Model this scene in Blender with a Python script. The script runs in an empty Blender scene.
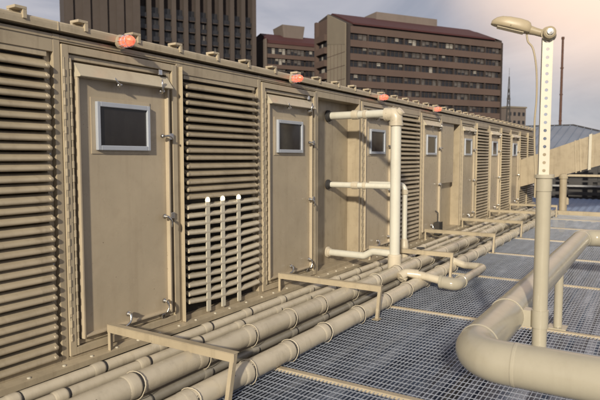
import bpy, math, random
from mathutils import Vector, Matrix
random.seed(7)
R = math.radians
C = bpy.context.scene.collection

# ------------------------------------------------------------------ mesh builder
class MB:
    def __init__(self):
        self.v = []; self.f = []; self.m = []; self.s = []
    def add(self, vs, fs, m=0, smooth=False):
        o = len(self.v); self.v += [tuple(p) for p in vs]
        for f in fs:
            self.f.append(tuple(i + o for i in f)); self.m.append(m); self.s.append(smooth)
        return self
    def box(self, x0, x1, y0, y1, z0, z1, m=0):
        vs = [(x, y, z) for x in (x0, x1) for y in (y0, y1) for z in (z0, z1)]
        return self.add(vs, [(0, 1, 3, 2), (4, 6, 7, 5), (0, 4, 5, 1), (2, 3, 7, 6), (0, 2, 6, 4), (1, 5, 7, 3)], m)
    def prism(self, prof, axis, a0, a1, m=0, smooth=False):
        """prof: list of (p,q); axis 'y' -> (p=x,q=z); 'x' -> (p=y,q=z); 'z' -> (p=x,q=y)"""
        def pt(p, q, a):
            return {'y': (p, a, q), 'x': (a, p, q), 'z': (p, q, a)}[axis]
        n = len(prof)
        vs = [pt(p, q, a0) for p, q in prof] + [pt(p, q, a1) for p, q in prof]
        fs = [(i, (i + 1) % n, n + (i + 1) % n, n + i) for i in range(n)]
        self.add(vs, fs, m, smooth)
        return self.add(vs, [tuple(range(n))[::-1], tuple(range(n, 2 * n))], m, False)
    def tube(self, pts, r, n=16, m=0, caps=True, smooth=True):
        pts = [Vector(p) for p in pts]; k = len(pts)
        rad = r if isinstance(r, (list, tuple)) else [r] * k
        tan = []
        for i in range(k):
            a = pts[max(i - 1, 0)]; b = pts[min(i + 1, k - 1)]
            t = (b - a)
            tan.append(t.normalized() if t.length > 1e-9 else (tan[-1] if tan else Vector((0, 0, 1))))
        ref = Vector((0, 0, 1)) if abs(tan[0].z) < .9 else Vector((1, 0, 0))
        nr = tan[0].cross(ref).normalized()
        vs = []
        for i in range(k):
            nr = (nr - tan[i] * nr.dot(tan[i])).normalized()
            b = tan[i].cross(nr)
            for j in range(n):
                a = 2 * math.pi * j / n
                vs.append(pts[i] + (nr * math.cos(a) + b * math.sin(a)) * rad[i])
        fs = [(i * n + j, i * n + (j + 1) % n, (i + 1) * n + (j + 1) % n, (i + 1) * n + j) for i in range(k - 1) for j in range(n)]
        self.add(vs, fs, m, smooth)
        if caps:
            self.add(vs[:n], [tuple(range(n))[::-1]], m); self.add(vs[-n:], [tuple(range(n))], m)
        return self
    def lathe(self, o, d, prof, n=20, m=0, smooth=False):
        """prof: (radius, distance along d); sharp profile as separate rings"""
        o = Vector(o); d = Vector(d).normalized()
        for (r0, h0), (r1, h1) in zip(prof[:-1], prof[1:]):
            self._ring(o, d, r0, h0, r1, h1, n, m)
        return self
    def _ring(self, o, d, r0, h0, r1, h1, n, m):
        ref = Vector((0, 0, 1)) if abs(d.z) < .9 else Vector((1, 0, 0))
        a = d.cross(ref).normalized(); b = d.cross(a)
        vs = []
        for r, h in ((r0, h0), (r1, h1)):
            for j in range(n):
                t = 2 * math.pi * j / n
                vs.append(o + d * h + (a * math.cos(t) + b * math.sin(t)) * max(r, 1e-5))
        self.add(vs, [(j, (j + 1) % n, n + (j + 1) % n, n + j) for j in range(n)], m, True)
    def build(self, name, mats, parent=None, loc=(0, 0, 0), bevel=0, kind=None, label=None):
        me = bpy.data.meshes.new(name)
        l = Vector(loc)
        me.from_pydata([tuple(Vector(p) - l) for p in self.v], [], self.f)
        if not isinstance(mats, (list, tuple)): mats = [mats]
        for mt in mats: me.materials.append(mt)
        me.polygons.foreach_set('material_index', self.m)
        me.polygons.foreach_set('use_smooth', self.s)
        me.update()
        import bmesh
        bm = bmesh.new(); bm.from_mesh(me)
        bmesh.ops.recalc_face_normals(bm, faces=bm.faces)
        bm.to_mesh(me); bm.free()
        o = bpy.data.objects.new(name, me); C.objects.link(o)
        o.location = l
        if parent: o.parent = parent
        if bevel:
            b = o.modifiers.new('edge', 'BEVEL'); b.width = bevel; b.segments = 2; b.limit_method = 'ANGLE'; b.angle_limit = R(40)
        if kind: o['kind'] = kind
        if label: o['label'] = label
        return o

def fillet(pts, r, n=8):
    pts = [Vector(p) for p in pts]; out = [pts[0]]
    for a, b, c in zip(pts[:-2], pts[1:-1], pts[2:]):
        u = (a - b).normalized(); w = (c - b).normalized()
        ang = u.angle(w)
        d = min(r / math.tan(ang / 2), (a - b).length * .49, (c - b).length * .49)
        rr = d * math.tan(ang / 2)
        cen = b + (u + w).normalized() * (rr / math.sin(ang / 2))
        p0 = b + u * d - cen; p1 = b + w * d - cen
        tot = p0.angle(p1)
        for i in range(n + 1):
            t = i / n
            out.append(cen + (p0 * math.sin((1 - t) * tot) + p1 * math.sin(t * tot)) / math.sin(tot))
    out.append(pts[-1])
    return out

def tag(o, label, cat, group=None, kind=None):
    o['label'] = label; o['category'] = cat
    if group: o['group'] = group
    if kind: o['kind'] = kind
    return o
def thing(name, label, cat, loc=(0, 0, 0), rz=0, group=None, parent=None):
    o = bpy.data.objects.new(name, None); C.objects.link(o)
    o.location = loc; o.rotation_euler = (0, 0, rz); o.empty_display_size = .2
    if parent: o.parent = parent
    if label: tag(o, label, cat, group)
    return o
def copy_tree(o, parent=None):
    c = o.copy(); C.objects.link(c); c.parent = parent
    for ch in list(o.children): copy_tree(ch, c)
    return c

# ------------------------------------------------------------------ materials
def nodes(name):
    m = bpy.data.materials.new(name); m.use_nodes = True
    nt = m.node_tree; b = nt.nodes['Principled BSDF']
    return m, nt, b
def L(nt, a, b): nt.links.new(a, b)
def paint(name, col, rough=.42, var=.12, stain=.35, stain_col=None, bump=.04, metal=0, scale=1.0, spec=.5):
    m, nt, b = nodes(name); N = nt.nodes
    geo = N.new('ShaderNodeNewGeometry')
    def noise(sc, vec=None, det=4, rg=.55):
        n = N.new('ShaderNodeTexNoise'); n.inputs['Scale'].default_value = sc; n.inputs['Detail'].default_value = det; n.inputs['Roughness'].default_value = rg
        L(nt, vec or geo.outputs['Position'], n.inputs['Vector']); return n.outputs['Fac']
    def ramp(f, a, c):
        r = N.new('ShaderNodeMapRange'); r.inputs[1].default_value = a; r.inputs[2].default_value = c; L(nt, f, r.inputs[0]); return r.outputs[0]
    def mixc(f, a, c, mode='MIX'):
        x = N.new('ShaderNodeMixRGB'); x.blend_type = mode
        if isinstance(f, float): x.inputs[0].default_value = f
        else: L(nt, f, x.inputs[0])
        for i, q in ((1, a), (2, c)):
            if isinstance(q, tuple): x.inputs[i].default_value = (*q, 1)
            else: L(nt, q, x.inputs[i])
        return x.outputs[0]
    lo = tuple(c * (1 - var) for c in col); hi = tuple(c * (1 + var * .6) for c in col)
    c1 = mixc(ramp(noise(1.7 * scale), .3, .7), lo, hi)
    mp = N.new('ShaderNodeMapping'); mp.inputs['Scale'].default_value = (9 * scale, 9 * scale, .7 * scale); L(nt, geo.outputs['Position'], mp.inputs['Vector'])
    st = ramp(noise(1.0, mp.outputs[0], 6, .65), .52, .78)
    bl = ramp(noise(5.5 * scale, None, 6, .7), .5, .8)
    mm = N.new('ShaderNodeMath'); mm.operation = 'MULTIPLY'; mm.inputs[1].default_value = stain; L(nt, st, mm.inputs[0])
    mb = N.new('ShaderNodeMath'); mb.operation = 'MULTIPLY'; mb.inputs[1].default_value = stain * .7; L(nt, bl, mb.inputs[0])
    sc = stain_col or tuple(c * .5 for c in col)
    c2 = mixc(mm.outputs[0], c1, sc); c3 = mixc(mb.outputs[0], c2, sc)
    if scale == 1.0 and stain > .2:
        ch = ramp(noise(31, None, 3, .6), .705, .73)
        mk = ramp(noise(2.3, None, 2), .50, .60)
        m3 = N.new('ShaderNodeMath'); m3.operation = 'MULTIPLY'; L(nt, ch, m3.inputs[0]); L(nt, mk, m3.inputs[1])
        c3 = mixc(m3.outputs[0], c3, tuple(c * .45 for c in sc))
    oi = N.new('ShaderNodeObjectInfo'); ov = N.new('ShaderNodeMapRange'); ov.inputs[3].default_value = .90; ov.inputs[4].default_value = 1.07; L(nt, oi.outputs['Random'], ov.inputs[0])
    hv = N.new('ShaderNodeHueSaturation'); L(nt, ov.outputs[0], hv.inputs['Value']); L(nt, c3, hv.inputs['Color']); c3 = hv.outputs[0]   # each part was painted at another time
    L(nt, c3, b.inputs['Base Color'])
    rr = N.new('ShaderNodeMapRange'); rr.inputs[3].default_value = rough - .08; rr.inputs[4].default_value = rough + .16; L(nt, noise(7 * scale), rr.inputs[0]); L(nt, rr.outputs[0], b.inputs['Roughness'])
    b.inputs['Metallic'].default_value = metal; b.inputs['Specular IOR Level'].default_value = spec
    if bump:
        bp = N.new('ShaderNodeBump'); bp.inputs['Strength'].default_value = bump; bp.inputs['Distance'].default_value = .01
        L(nt, noise(22 * scale), bp.inputs['Height']); L(nt, bp.outputs[0], b.inputs['Normal'])
    return m
def emit(name, col, st, base=(.3, .1, .05)):
    m, nt, b = nodes(name)
    b.inputs['Base Color'].default_value = (*base, 1); b.inputs['Emission Color'].default_value = (*col, 1); b.inputs['Emission Strength'].default_value = st
    b.inputs['Roughness'].default_value = .25
    n = nt.nodes.new('ShaderNodeTexNoise'); n.inputs['Scale'].default_value = 40
    tc = nt.nodes.new('ShaderNodeTexCoord'); L(nt, tc.outputs['Object'], n.inputs['Vector'])
    r = nt.nodes.new('ShaderNodeMapRange'); r.inputs[1].default_value = .35; r.inputs[2].default_value = .65; r.inputs[3].default_value = st * .55; r.inputs[4].default_value = st * 1.35
    L(nt, n.outputs['Fac'], r.inputs[0]); L(nt, r.outputs[0], b.inputs['Emission Strength'])
    return m

M = {}
M['wall'] = paint('beige_enamel', (.395, .328, .23), .30, .12, .6, (.16, .12, .075))
M['door'] = paint('door_enamel', (.43, .36, .26), .26, .10, .34, (.25, .19, .13))
M['slat'] = paint('louvre_enamel', (.395, .33, .232), .30, .16, .5, (.15, .112, .07))
M['trim'] = paint('trim_enamel', (.42, .352, .248), .30, .12, .55, (.2, .16, .11))
M['pipe'] = paint('pipe_paint', (.53, .467, .358), .2, .10, .45, (.24, .2, .145), .03)
M['pipe_white'] = paint('pale_pipe_paint', (.60, .58, .50), .26, .06, .25, (.33, .28, .2), .03)
M['coupling'] = paint('coupling_paint', (.535, .472, .363), .28, .12, .4, (.24, .19, .13), .05)
M['rail'] = paint('rail_paint', (.41, .372, .288), .18, .07, .19, (.2, .17, .12), .02)
M['rubber'] = paint('dark_rubber', (.035, .033, .033), .6, .2, .2)
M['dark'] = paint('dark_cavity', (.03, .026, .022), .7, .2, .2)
M['steel'] = paint('galvanised', (.5, .5, .5), .38, .15, .3, (.3, .29, .28), .05, .8)
M['chrome'] = paint('chrome', (.62, .61, .6), .2, .1, .3, (.3, .28, .25), .02, 1.0, 6)
M['silver'] = paint('silver_frame', (.44, .47, .525), .32, .06, .2, (.35, .35, .36), .02, .25)
M['glass'] = paint('window_glass', (.028, .024, .022), .10, .3, .3, (.05, .045, .04), 0)
M['grate'] = paint('grating_zinc', (.54, .585, .68), .34, .16, .35, (.2, .2, .22), .02, .5, 2)
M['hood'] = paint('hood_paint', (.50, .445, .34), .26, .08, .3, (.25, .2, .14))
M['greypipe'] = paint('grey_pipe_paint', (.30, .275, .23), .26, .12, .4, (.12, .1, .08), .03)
M['pipe_shade'] = paint('pipe_shade_paint', (.11, .09, .07), .55, .2, .6, (.05, .042, .035), .05)  # dark tone standing for the shade under the pipes
M['beam'] = paint('beam_paint', (.5, .42, .3), .45, .15, .45, (.22, .17, .12), .05)
M['lampshell'] = paint('lamp_shell', (.40, .33, .22), .4, .1, .25)
M['lens'] = paint('lamp_lens', (.6, .52, .38), .25, .05, .1)
M['white'] = paint('cream_paint', (.56, .52, .42), .35, .08, .25, (.4, .35, .27), .03)
M['bluemetal'] = paint('blue_sheet', (.2, .27, .42), .45, .1, .3, (.12, .15, .22), 0, 0, .3)
M['shedroof'] = paint('grey_blue_sheet', (.16, .19, .25), .5, .12, .3, (.13, .14, .18), 0, 0, .15)
M['darksteel'] = paint('dark_steel', (.045, .042, .042), .6, .2, .3, None, 0)
M['brick'] = paint('brown_brick', (.088, .058, .048), .8, .1, .3, (.07, .045, .04), 0, 0, .1)
M['brickdk'] = paint('dark_brown_concrete', (.042, .031, .028), .8, .1, .3, (.035, .026, .024), 0, 0, .1)
M['fin'] = paint('tower_fin', (.06, .046, .04), .8, .1, .3, (.06, .045, .04), 0, 0, .1)
M['redroof'] = paint('red_roof', (.06, .017, .018), .7, .1, .2, None, 0, 0, .1)
M['tilewall'] = paint('beige_tile', (.20, .17, .13), .7, .1, .5, (.2, .16, .12), 0, 0, .12)
M['palewall'] = paint('pale_render', (.16, .13, .115), .8, .08, .3, None, 0, 0, .1)
M['glassA'] = paint('far_glass', (.02, .02, .024), .25, .3, .3, None, 0, 0, .5)
M['glassB'] = paint('far_glass_blinds', (.10, .09, .085), .4, .3, .4, (.03, .03, .03), 0, 0, .8)
M['glassC'] = paint('far_glass_curtain', (.30, .28, .25), .5, .3, .5, (.06, .06, .06), 0, 0, .8)
M['amber'] = emit('amber_glow', (1, .15, .08), 1.45)
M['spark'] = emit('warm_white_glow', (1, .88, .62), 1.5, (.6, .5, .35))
M['rust'] = paint('rusty_mast', (.1, .05, .035), .8, .2, .3, None, 0)

# roof deck: dark sheet with streaks along y
def deck_mat():
    m, nt, b = nodes('deck_sheet'); N = nt.nodes
    g = N.new('ShaderNodeNewGeometry')
    mp = N.new('ShaderNodeMapping'); mp.inputs['Scale'].default_value = (4.2, .35, 1); L(nt, g.outputs['Position'], mp.inputs['Vector'])
    n1 = N.new('ShaderNodeTexNoise'); n1.inputs['Scale'].default_value = 1; n1.inputs['Detail'].default_value = 7; n1.inputs['Roughness'].default_value = .65; L(nt, mp.outputs[0], n1.inputs['Vector'])
    r = N.new('ShaderNodeValToRGB'); e = r.color_ramp.elements
    e[0].position = .42; e[0].color = (.015, .022, .045, 1); e[1].position = .64; e[1].color = (.42, .45, .53, 1)
    x = r.color_ramp.elements.new(.54); x.color = (.10, .13, .20, 1)
    L(nt, n1.outputs['Fac'], r.inputs[0])
    n2 = N.new('ShaderNodeTexNoise'); n2.inputs['Scale'].default_value = 1.3; n2.inputs['Detail'].default_value = 8; n2.inputs['Roughness'].default_value = .7; L(nt, g.outputs['Position'], n2.inputs['Vector'])
    rr = N.new('ShaderNodeMapRange'); rr.inputs[1].default_value = .62; rr.inputs[2].default_value = .72; L(nt, n2.outputs['Fac'], rr.inputs[0])
    mx = N.new('ShaderNodeMixRGB'); L(nt, rr.outputs[0], mx.inputs[0]); L(nt, r.outputs[0], mx.inputs[1]); mx.inputs[2].default_value = (.40, .40, .40, 1)
    L(nt, mx.outputs[0], b.inputs['Base Color']); b.inputs['Roughness'].default_value = .4
    return m
M['deck'] = deck_mat()
M['ground'] = paint('city_ground', (.09, .085, .08), .9, .2, .4, None, 0, 0, .02)
M['hill'] = paint('far_hill', (.06, .045, .035), .9, .2, .4, None, 0, 0, .02)

# ------------------------------------------------------------------ setting
g = MB(); g.add([(-4000, -4000, -14), (4000, -4000, -14), (4000, 4000, -14), (-4000, 4000, -14)], [(0, 1, 2, 3)])
g.build('ground', M['ground'], kind='structure')
# roof deck we stand above, ribbed sheet
d = MB()
d.box(-16, 30, -9, 75, -14, -.60)
x = -3.0
while x < 9:
    d.prism([(x, -.598), (x + .03, -.54), (x + .12, -.54), (x + .15, -.598)], 'y', -8, 26)
    x += .30
d.build('roof_deck', M['deck'], kind='structure')
# far hill ridge
h = MB(); hs = []
for i in range(41):
    xx = -60 + i * 10
    zz = 3 + 9 * (1 - math.exp(-max(0, (xx + 15)) / 45)) + 1.3 * math.sin(xx * .11) + .8 * math.sin(xx * .31)
    hs.append((xx, zz))
vs = []
for xx, zz in hs: vs += [(xx, 255, -14.5), (xx, 275, zz), (xx, 330, -14.5)]
fs = []
for i in range(40):
    a = i * 3; b = a + 3
    fs += [(a, b, b + 1, a + 1), (a + 1, b + 1, b + 2, a + 2)]
h.add(vs, fs, 0, True); h.build('hill', M['hill'], kind='structure')

# walkway grating: one open steel grating, framed by cream cross bars
X0, X1, Y0, Y1 = 1.24, 7.0, -1.5, 19.55
w = MB(); x = X0
while x < X1:
    w.box(x - .0020, x + .0020, Y0, Y1, -.011, -.001); x += .034
y = Y0
while y < Y1:
    w.box(X0, X1, y - .0013, y + .0013, -.007, -.003); y += .09
walk = w.build('walkway', M['grate'], kind='structure')
for i, y in enumerate([-.85, 1.53, 3.91, 6.29, 8.66, 10.95, 13.25, 15.7, 18.05]):
    b = MB(); b.box(X0 + .03, X1, y - .026, y + .026, -.022, .006); b.build('cross_beam', M['beam'], walk)
b = MB(); b.box(.06, X0 - .004, Y0, Y1, -.03, -.006); b.build('pipe_shade_plate', M['pipe_shade'], walk)  # dark plate added where only shade lies beneath the pipes
b = MB()
for x in (2.6, 5.2): b.box(x, x + .06, Y0, Y1, -.2, -.125)
b.build('support_beam', M['darksteel'], walk)
b = MB()
for y in (0, 4, 8, 12, 16):
    for x in (2.63, 5.23): b.box(x - .04, x + .04, y - .04, y + .04, -.60, -.2)
b.build('support_leg', M['darksteel'], walk)
b = MB(); b.box(.4, X1, 19.6, 19.66, -.15, .10); b.box(.4, X1, 19.6, 19.72, .10, .112); b.build('kerb', M['trim'], walk)

# ------------------------------------------------------------------ the plant enclosure
BAY = 1.33
def bay(i): return 2.80 + BAY * i
unit = thing('plant_enclosure', 'long beige metal plant enclosure with doors and louvred bays in a row', 'plant building', (0, 0, 0))
kinds = {-3: 'D', -2: 'L', -1: 'L', 0: 'D', 1: 'A', 2: 'D', 3: 'R', 4: 'D', 5: 'L', 6: 'D', 7: 'Q', 8: 'D', 9: 'L', 10: 'D', 11: 'L', 12: 'D', 13: 'L', 14: 'L'}
YA, YB = bay(-3), bay(15)
w = MB()
w.box(-2.6, -.205, YA, YB, -.02, 2.757)
for i, k in kinds.items():
    y = bay(i)
    if k not in 'RQ': w.box(-.205, -.075, y + .033, y + BAY - .033, .102, 2.757)
for i in range(-3, 16):
    y = bay(i)
    lo = y - .030 if i > -3 else YA; hi = y + .030 if i < 15 else YB
    w.box(-.205, 0, lo, hi, .102, 2.740)
for i, k in kinds.items():
    y = bay(i)
    zt = {'D': 2.685, 'R': 2.615, 'Q': 2.56}.get(k, 2.60)
    w.box(-.203, -.002, y + .0305, y + BAY - .0305, zt, 2.738)
    w.box(-.203, -.002, y + .0305, y + BAY - .0305, .104, .165 if k == 'D' else .19)
# shallow stiffening ribs across header
w.box(-.001, .006, YA, YB, 2.700, 2.712)
w.build('wall', M['wall'], unit, bevel=.004)
# recessed bay furniture: upright stiffeners and hanging upper panel
y = bay(7); f = MB(); f.box(-.203, -.07, y + .16, y + 1.05, 1.22, 2.56); f.build('recess_panel', M['door'], unit, bevel=.005)
f = MB(); f.box(-.203, -.185, y + .55, y + .57, .19, 1.215); f.build('recess_stiffener', M['door'], unit, bevel=.004)
# cap
r = MB(); r.prism([(-2.7, 2.762), (.040, 2.762), (.040, 2.768), (.044, 2.80), (.044, 2.818), (.034, 2.830), (-1.3, 2.90), (-2.7, 2.83)], 'y', YA - .03, YB + .03)
r.box(.0385, .0465, bay(0) - .012, bay(0) - .004, 2.760, 2.826); r.box(.0385, .0465, bay(6) - .012, bay(6) - .004, 2.760, 2.826)
r.build('roof_cap', M['trim'], unit)
cl = MB()
cl.box(-.05, .055, -.050, .045, 2.858, 2.880); cl.box(-.05, -.02, -.050, .045, 2.828, 2.8575); cl.box(.028, .0555, .012, .0445, 2.795, 2.8577)
c0 = cl.build('roof_clip', M['trim'], unit, bevel=.003)
y = 1.95; first = True
while y < YB - .2:
    c = c0 if first else c0.copy()
    if not first: C.objects.link(c); c.parent = unit
    first = False; c.location = (0, y, 0); y += random.uniform(.52, .57)
# skid and base flange
s = MB(); s.box(-2.5, -.02, YA, YB, -.60, -.022); s.box(-.02, .055, YA, YB, -.10, .112); s.build('skid', M['dark'], unit)
fl = MB(); fl.prism([(-.001, .101), (.100, .122), (.100, .129), (.001, .140)], 'y', YA, YB); fl.box(.094, .102, YA, YB, .085, .1215)
fl.build('base_flange', M['trim'], unit)
rv = MB(); rv.lathe((0, 0, 0), (0, 0, 1), [(.016, -.003), (.016, .004), (.010, .010), (.0, .011)], 10)
rv0 = rv.build('rivet', M['white'], unit); y = 1.6; first = True
while y < YB:
    c = rv0 if first else rv0.copy()
    if not first: C.objects.link(c); c.parent = unit
    first = False; c.location = (.062, y, .131); y += random.choice([.26, .30, .24])

def ringbox(mb, y0, y1, z0, z1, wd, x0, x1, m=0):
    mb.box(x0, x1, y0, y0 + wd, z0, z1, m); mb.box(x0, x1, y1 - wd, y1, z0, z1, m)
    mb.box(x0, x1 - .0008, y0 + wd, y1 - wd, z0, z0 + wd, m); mb.box(x0, x1 - .0008, y0 + wd, y1 - wd, z1 - wd, z1, m)

def lever(mb, y, z, ang, s=1.0, m=0):
    """clamp handle: boss, spindle and a curved lever"""
    mb.lathe((0.025, y, z), (1, 0, 0), [(.0, 0), (.026 * s, 0), (.026 * s, .018), (.018 * s, .026), (.012 * s, .05), (0, .052)], 14, m)
    ca, sa = math.cos(ang), math.sin(ang)
    pts = []
    for t in (0, .2, .4, .6, .8, 1):
        l = .12 * s * t; q = .02 * s * math.sin(t * math.pi)
        pts.append((.066 + .018 * s * math.sin(t * 2.6), y + ca * l - sa * q, z + sa * l + ca * q))
    mb.tube(pts, [.012 * s, .013 * s, .011 * s, .010 * s, .011 * s, .008 * s], 10, m)

def door_bay(i, has_window=True):
    y0 = bay(i)
    fr = MB()
    ringbox(fr, .036, 1.290, .170, 2.672, .062, -.075, .014)
    ringbox(fr, .104, 1.222, .238, 2.604, .040, -.075, -.012)
    fr.box(-.075, .008, 1.2925, 1.2985, .170, 2.672)
    o = fr.build('door_frame', M['trim'], unit, bevel=.005); o.location = (0, y0, 0)
    for (hx, hy, off) in ((.004, .116, 0), (.008, .054, .05)):
        hg = MB(); pr = [(0, .24)]; z = .24 + off
        while z < 2.52: pr += [(.009, z), (.0135, z + .004), (.0135, z + .058), (.009, z + .062)]; z += .112
        pr += [(.009, 2.57), (0, 2.57)]
        hg.lathe((hx, hy, 0), (0, 0, 1), pr, 10)
        o = hg.build('hinge', M['trim'], unit); o.location = (0, y0, 0)
    dl = MB()
    A, B, Z0, Z1 = .155, 1.178, .285, 2.545
    dl.box(-.074, -.012, A + .004, B - .004, Z0 + .004, Z1 - .004)
    # rim: left, right, bottom upright lips, bevelled hood on top
    dl.prism([(-.012, A), (.028, A + .006), (.028, A + .024), (-.012, A + .030)], 'z', Z0, 2.44)
    dl.prism([(-.012, B - .030), (.028, B - .024), (.028, B - .006), (-.012, B)], 'z', Z0, 2.44)
    dl.prism([(-.012, Z0), (.028, Z0 + .006), (.028, Z0 + .022), (-.012, Z0 + .030)], 'y', A + .031, B - .031)
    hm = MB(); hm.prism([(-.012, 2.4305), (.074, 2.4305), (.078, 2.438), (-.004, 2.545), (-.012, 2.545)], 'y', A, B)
    door = dl.build('door', M['door'], unit, bevel=.003); door.location = (0, y0, 0)
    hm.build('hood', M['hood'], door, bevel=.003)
    pl = MB(); pl.box(-.012, -.004, .305, .955, 1.815, 2.285); pl.build('window_plate', M['door'], door, bevel=.002)
    wf = MB()
    a, b, c, e = .345, .930, 1.845, 2.252
    for p0, p1, q0, q1 in ((a, a + .034, c, e), (b - .034, b, c, e), (a + .034, b - .034, c, c + .042), (a + .034, b - .034, e - .042, e)):
        wf.box(-.004, .030, p0, p1, q0, q1)
    wf.build('window_frame', M['silver'], door, bevel=.006)
    pn = MB(); pn.box(-.003, .008, a + .035, b - .035, c + .043, e - .043); pn.build('window_pane', M['glass'], door)
    for (yy, zz, an, sc) in ((.565, 2.405, 2.6, .8), (1.060, 2.40, 1.45, 1.0), (1.075, 1.985, -.35, .9), (1.085, 1.225, -.95, 1.05), (1.060, .415, -1.5, 1.0), (.62, .39, -2.2, 1.05)):
        hb = MB(); lever(hb, 0, 0, an + random.uniform(-.3, .3), sc * .88)
        ho = hb.build('handle', M['chrome'], door); ho.location = (0, yy, zz)
    for (xa, xb, ya, yb, za, zb) in ((.0145, .034, 1.168, 1.218, 1.955, 2.015), (.0145, .034, 1.168, 1.218, 1.195, 1.255), (.0145, .034, 1.04, 1.085, 2.552, 2.60), (-.011, .022, 1.04, 1.085, .242, .284)):
        kp = MB(); kp.box(xa, xb, ya, yb, za, zb); kp.build('keeper', M['chrome'], door, bevel=.003)
    return door

def slat_profile(x0, z, sc=1.0):
    P = [(-.050, .054), (-.010, .030), (.014, .013), (.029, .000), (.035, -.012), (.031, -.024), (.020, -.028), (.008, -.020), (-.050, .036)]
    return [(x0 + a * sc, z + b * sc) for a, b in P]
def louvre(i, lower=False):
    y0 = bay(i)
    lv = MB()
    zt, zb = 2.545, .215
    a, b = .085, 1.245
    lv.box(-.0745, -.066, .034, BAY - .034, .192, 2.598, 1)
    # frame strips
    lv.box(-.066, -.046, .0335, a - .006, .192, 2.598, 0); lv.box(-.066, -.046, b + .006, BAY - .0335, .192, 2.598, 0)
    lv.box(-.066, -.012, a - .006, b + .006, 2.560, 2.598, 0)
    n = 30 if not lower else 15
    p = .0782
    z = zt - .060
    for k in range(n):
        zz = z - k * p + random.uniform(-.006, .006)
        j0, j1 = random.uniform(-.004, .004), random.uniform(-.004, .004)
        lv.prism(slat_profile(.0, zz), 'y', a + j0, b + j1, 0, True)
        for e in (a + j0 + .012, b + j1 - .012):
            if True: lv.lathe((.016, e - .018, zz - .008), (0, 1, 0), [(.0, -.004), (.012, -.003), (.0195, .005), (.021, .018), (.0195, .031), (.012, .039), (0, .040)], 12, 0)
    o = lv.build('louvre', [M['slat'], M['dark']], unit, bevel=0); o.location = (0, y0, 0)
    st = MB()
    st.prism([(.001, .004), (.046, .004), (.046, .009), (.006, .045), (.001, .045)], 'z', .142, 2.615)
    st.box(.002, .046, .0045, .009, 2.615, 2.665)
    o2 = st.build('corner_post', M['trim'], unit, bevel=.002); o2.location = (0, y0, 0)
    z = .35
    while z < 2.6:
        bo = MB(); bo.lathe((0, 0, 0), (1, 0, 0), [(.010, -.002), (.010, .006), (0, .008)], 8); q_ = bo.build('bolt', M['steel'], o); q_.location = (-.046, BAY - .052, z); z += .292
    if lower:
        rs = MB()
        for k in range(12):
            zz = 1.285 - k * .088
            sag = .004 + .004 * k * random.uniform(.4, 1.2); tilt = random.uniform(-.012, .012)
            pts = []
            for t in range(13):
                u = t / 12
                pts.append((u, zz - sag * math.sin(u * math.pi) + tilt * (u - .5)))
            prof = [(-.04, .040), (.006, .026), (.025, .016), (.034, .001), (.028, -.016), (.008, -.018), (-.04, .012)]
            vs = []; 
            for u, zc in pts:
                for px, pz in prof: vs.append((px + .012, a - .012 + u * (b - a + .024), zc + pz))
            npf = len(prof); fs = []
            for q in range(12):
                for s_ in range(npf): fs.append((q * npf + s_, q * npf + (s_ + 1) % npf, (q + 1) * npf + (s_ + 1) % npf, (q + 1) * npf + s_))
            rs.add(vs, fs, 0, True); rs.add(vs[:npf], [tuple(range(npf))], 0); rs.add(vs[-npf:], [tuple(range(npf))], 0)
        q = rs.build('lower_slats', M['pipe'], unit, bevel=0); q.location = (0, y0, 0)
        # bits of machinery glimpsed behind the wide gaps
        for ys in (.36, .60, .875):
            sp = MB()
            sp.box(.030, .0435, ys - .032, ys + .030, .17, 1.325)
            so = sp.build('strap', M['white'], unit, bevel=.003); so.location = (0, y0, 0)
            bm_ = MB(); bm_.lathe((.037, ys, 1.325), (0, 0, 1), [(.0, 0), (.023, 0), (.026, .014), (.023, .034), (.014, .048), (0, .052)], 14)
            bm_.build('strap_cap', M['spark'], so)  # rounded cap on the strap top, emissive material
for i, k in kinds.items():
    if k == 'D': door_bay(i)
    elif k == 'L': louvre(i)
    elif k == 'A': louvre(i, True)

# small dark junction box on the flange by door bay 6
jb = thing('junction_box', 'small dark junction box low on the wall beside a far door', 'junction box', (.06, 11.75, .14))
b = MB(); b.box(.0, .12, 11.65, 11.85, .16, .42); b.box(.1205, .13, 11.64, 11.86, .15, .43); b.box(.02, .1, 11.70, 11.80, .138, .16)
o = b.build('case', M['dark'], jb, (.06, 11.75, .14), .006); o.location = (0, 0, 0)
b = MB(); b.tube(fillet([(.06, 11.75, .42), (.06, 11.75, .62), (-.0, 11.75, .66)], .04), .014, 8); o = b.build('conduit', M['rubber'], jb, (.06, 11.75, .14)); o.location = (0, 0, 0)

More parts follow.
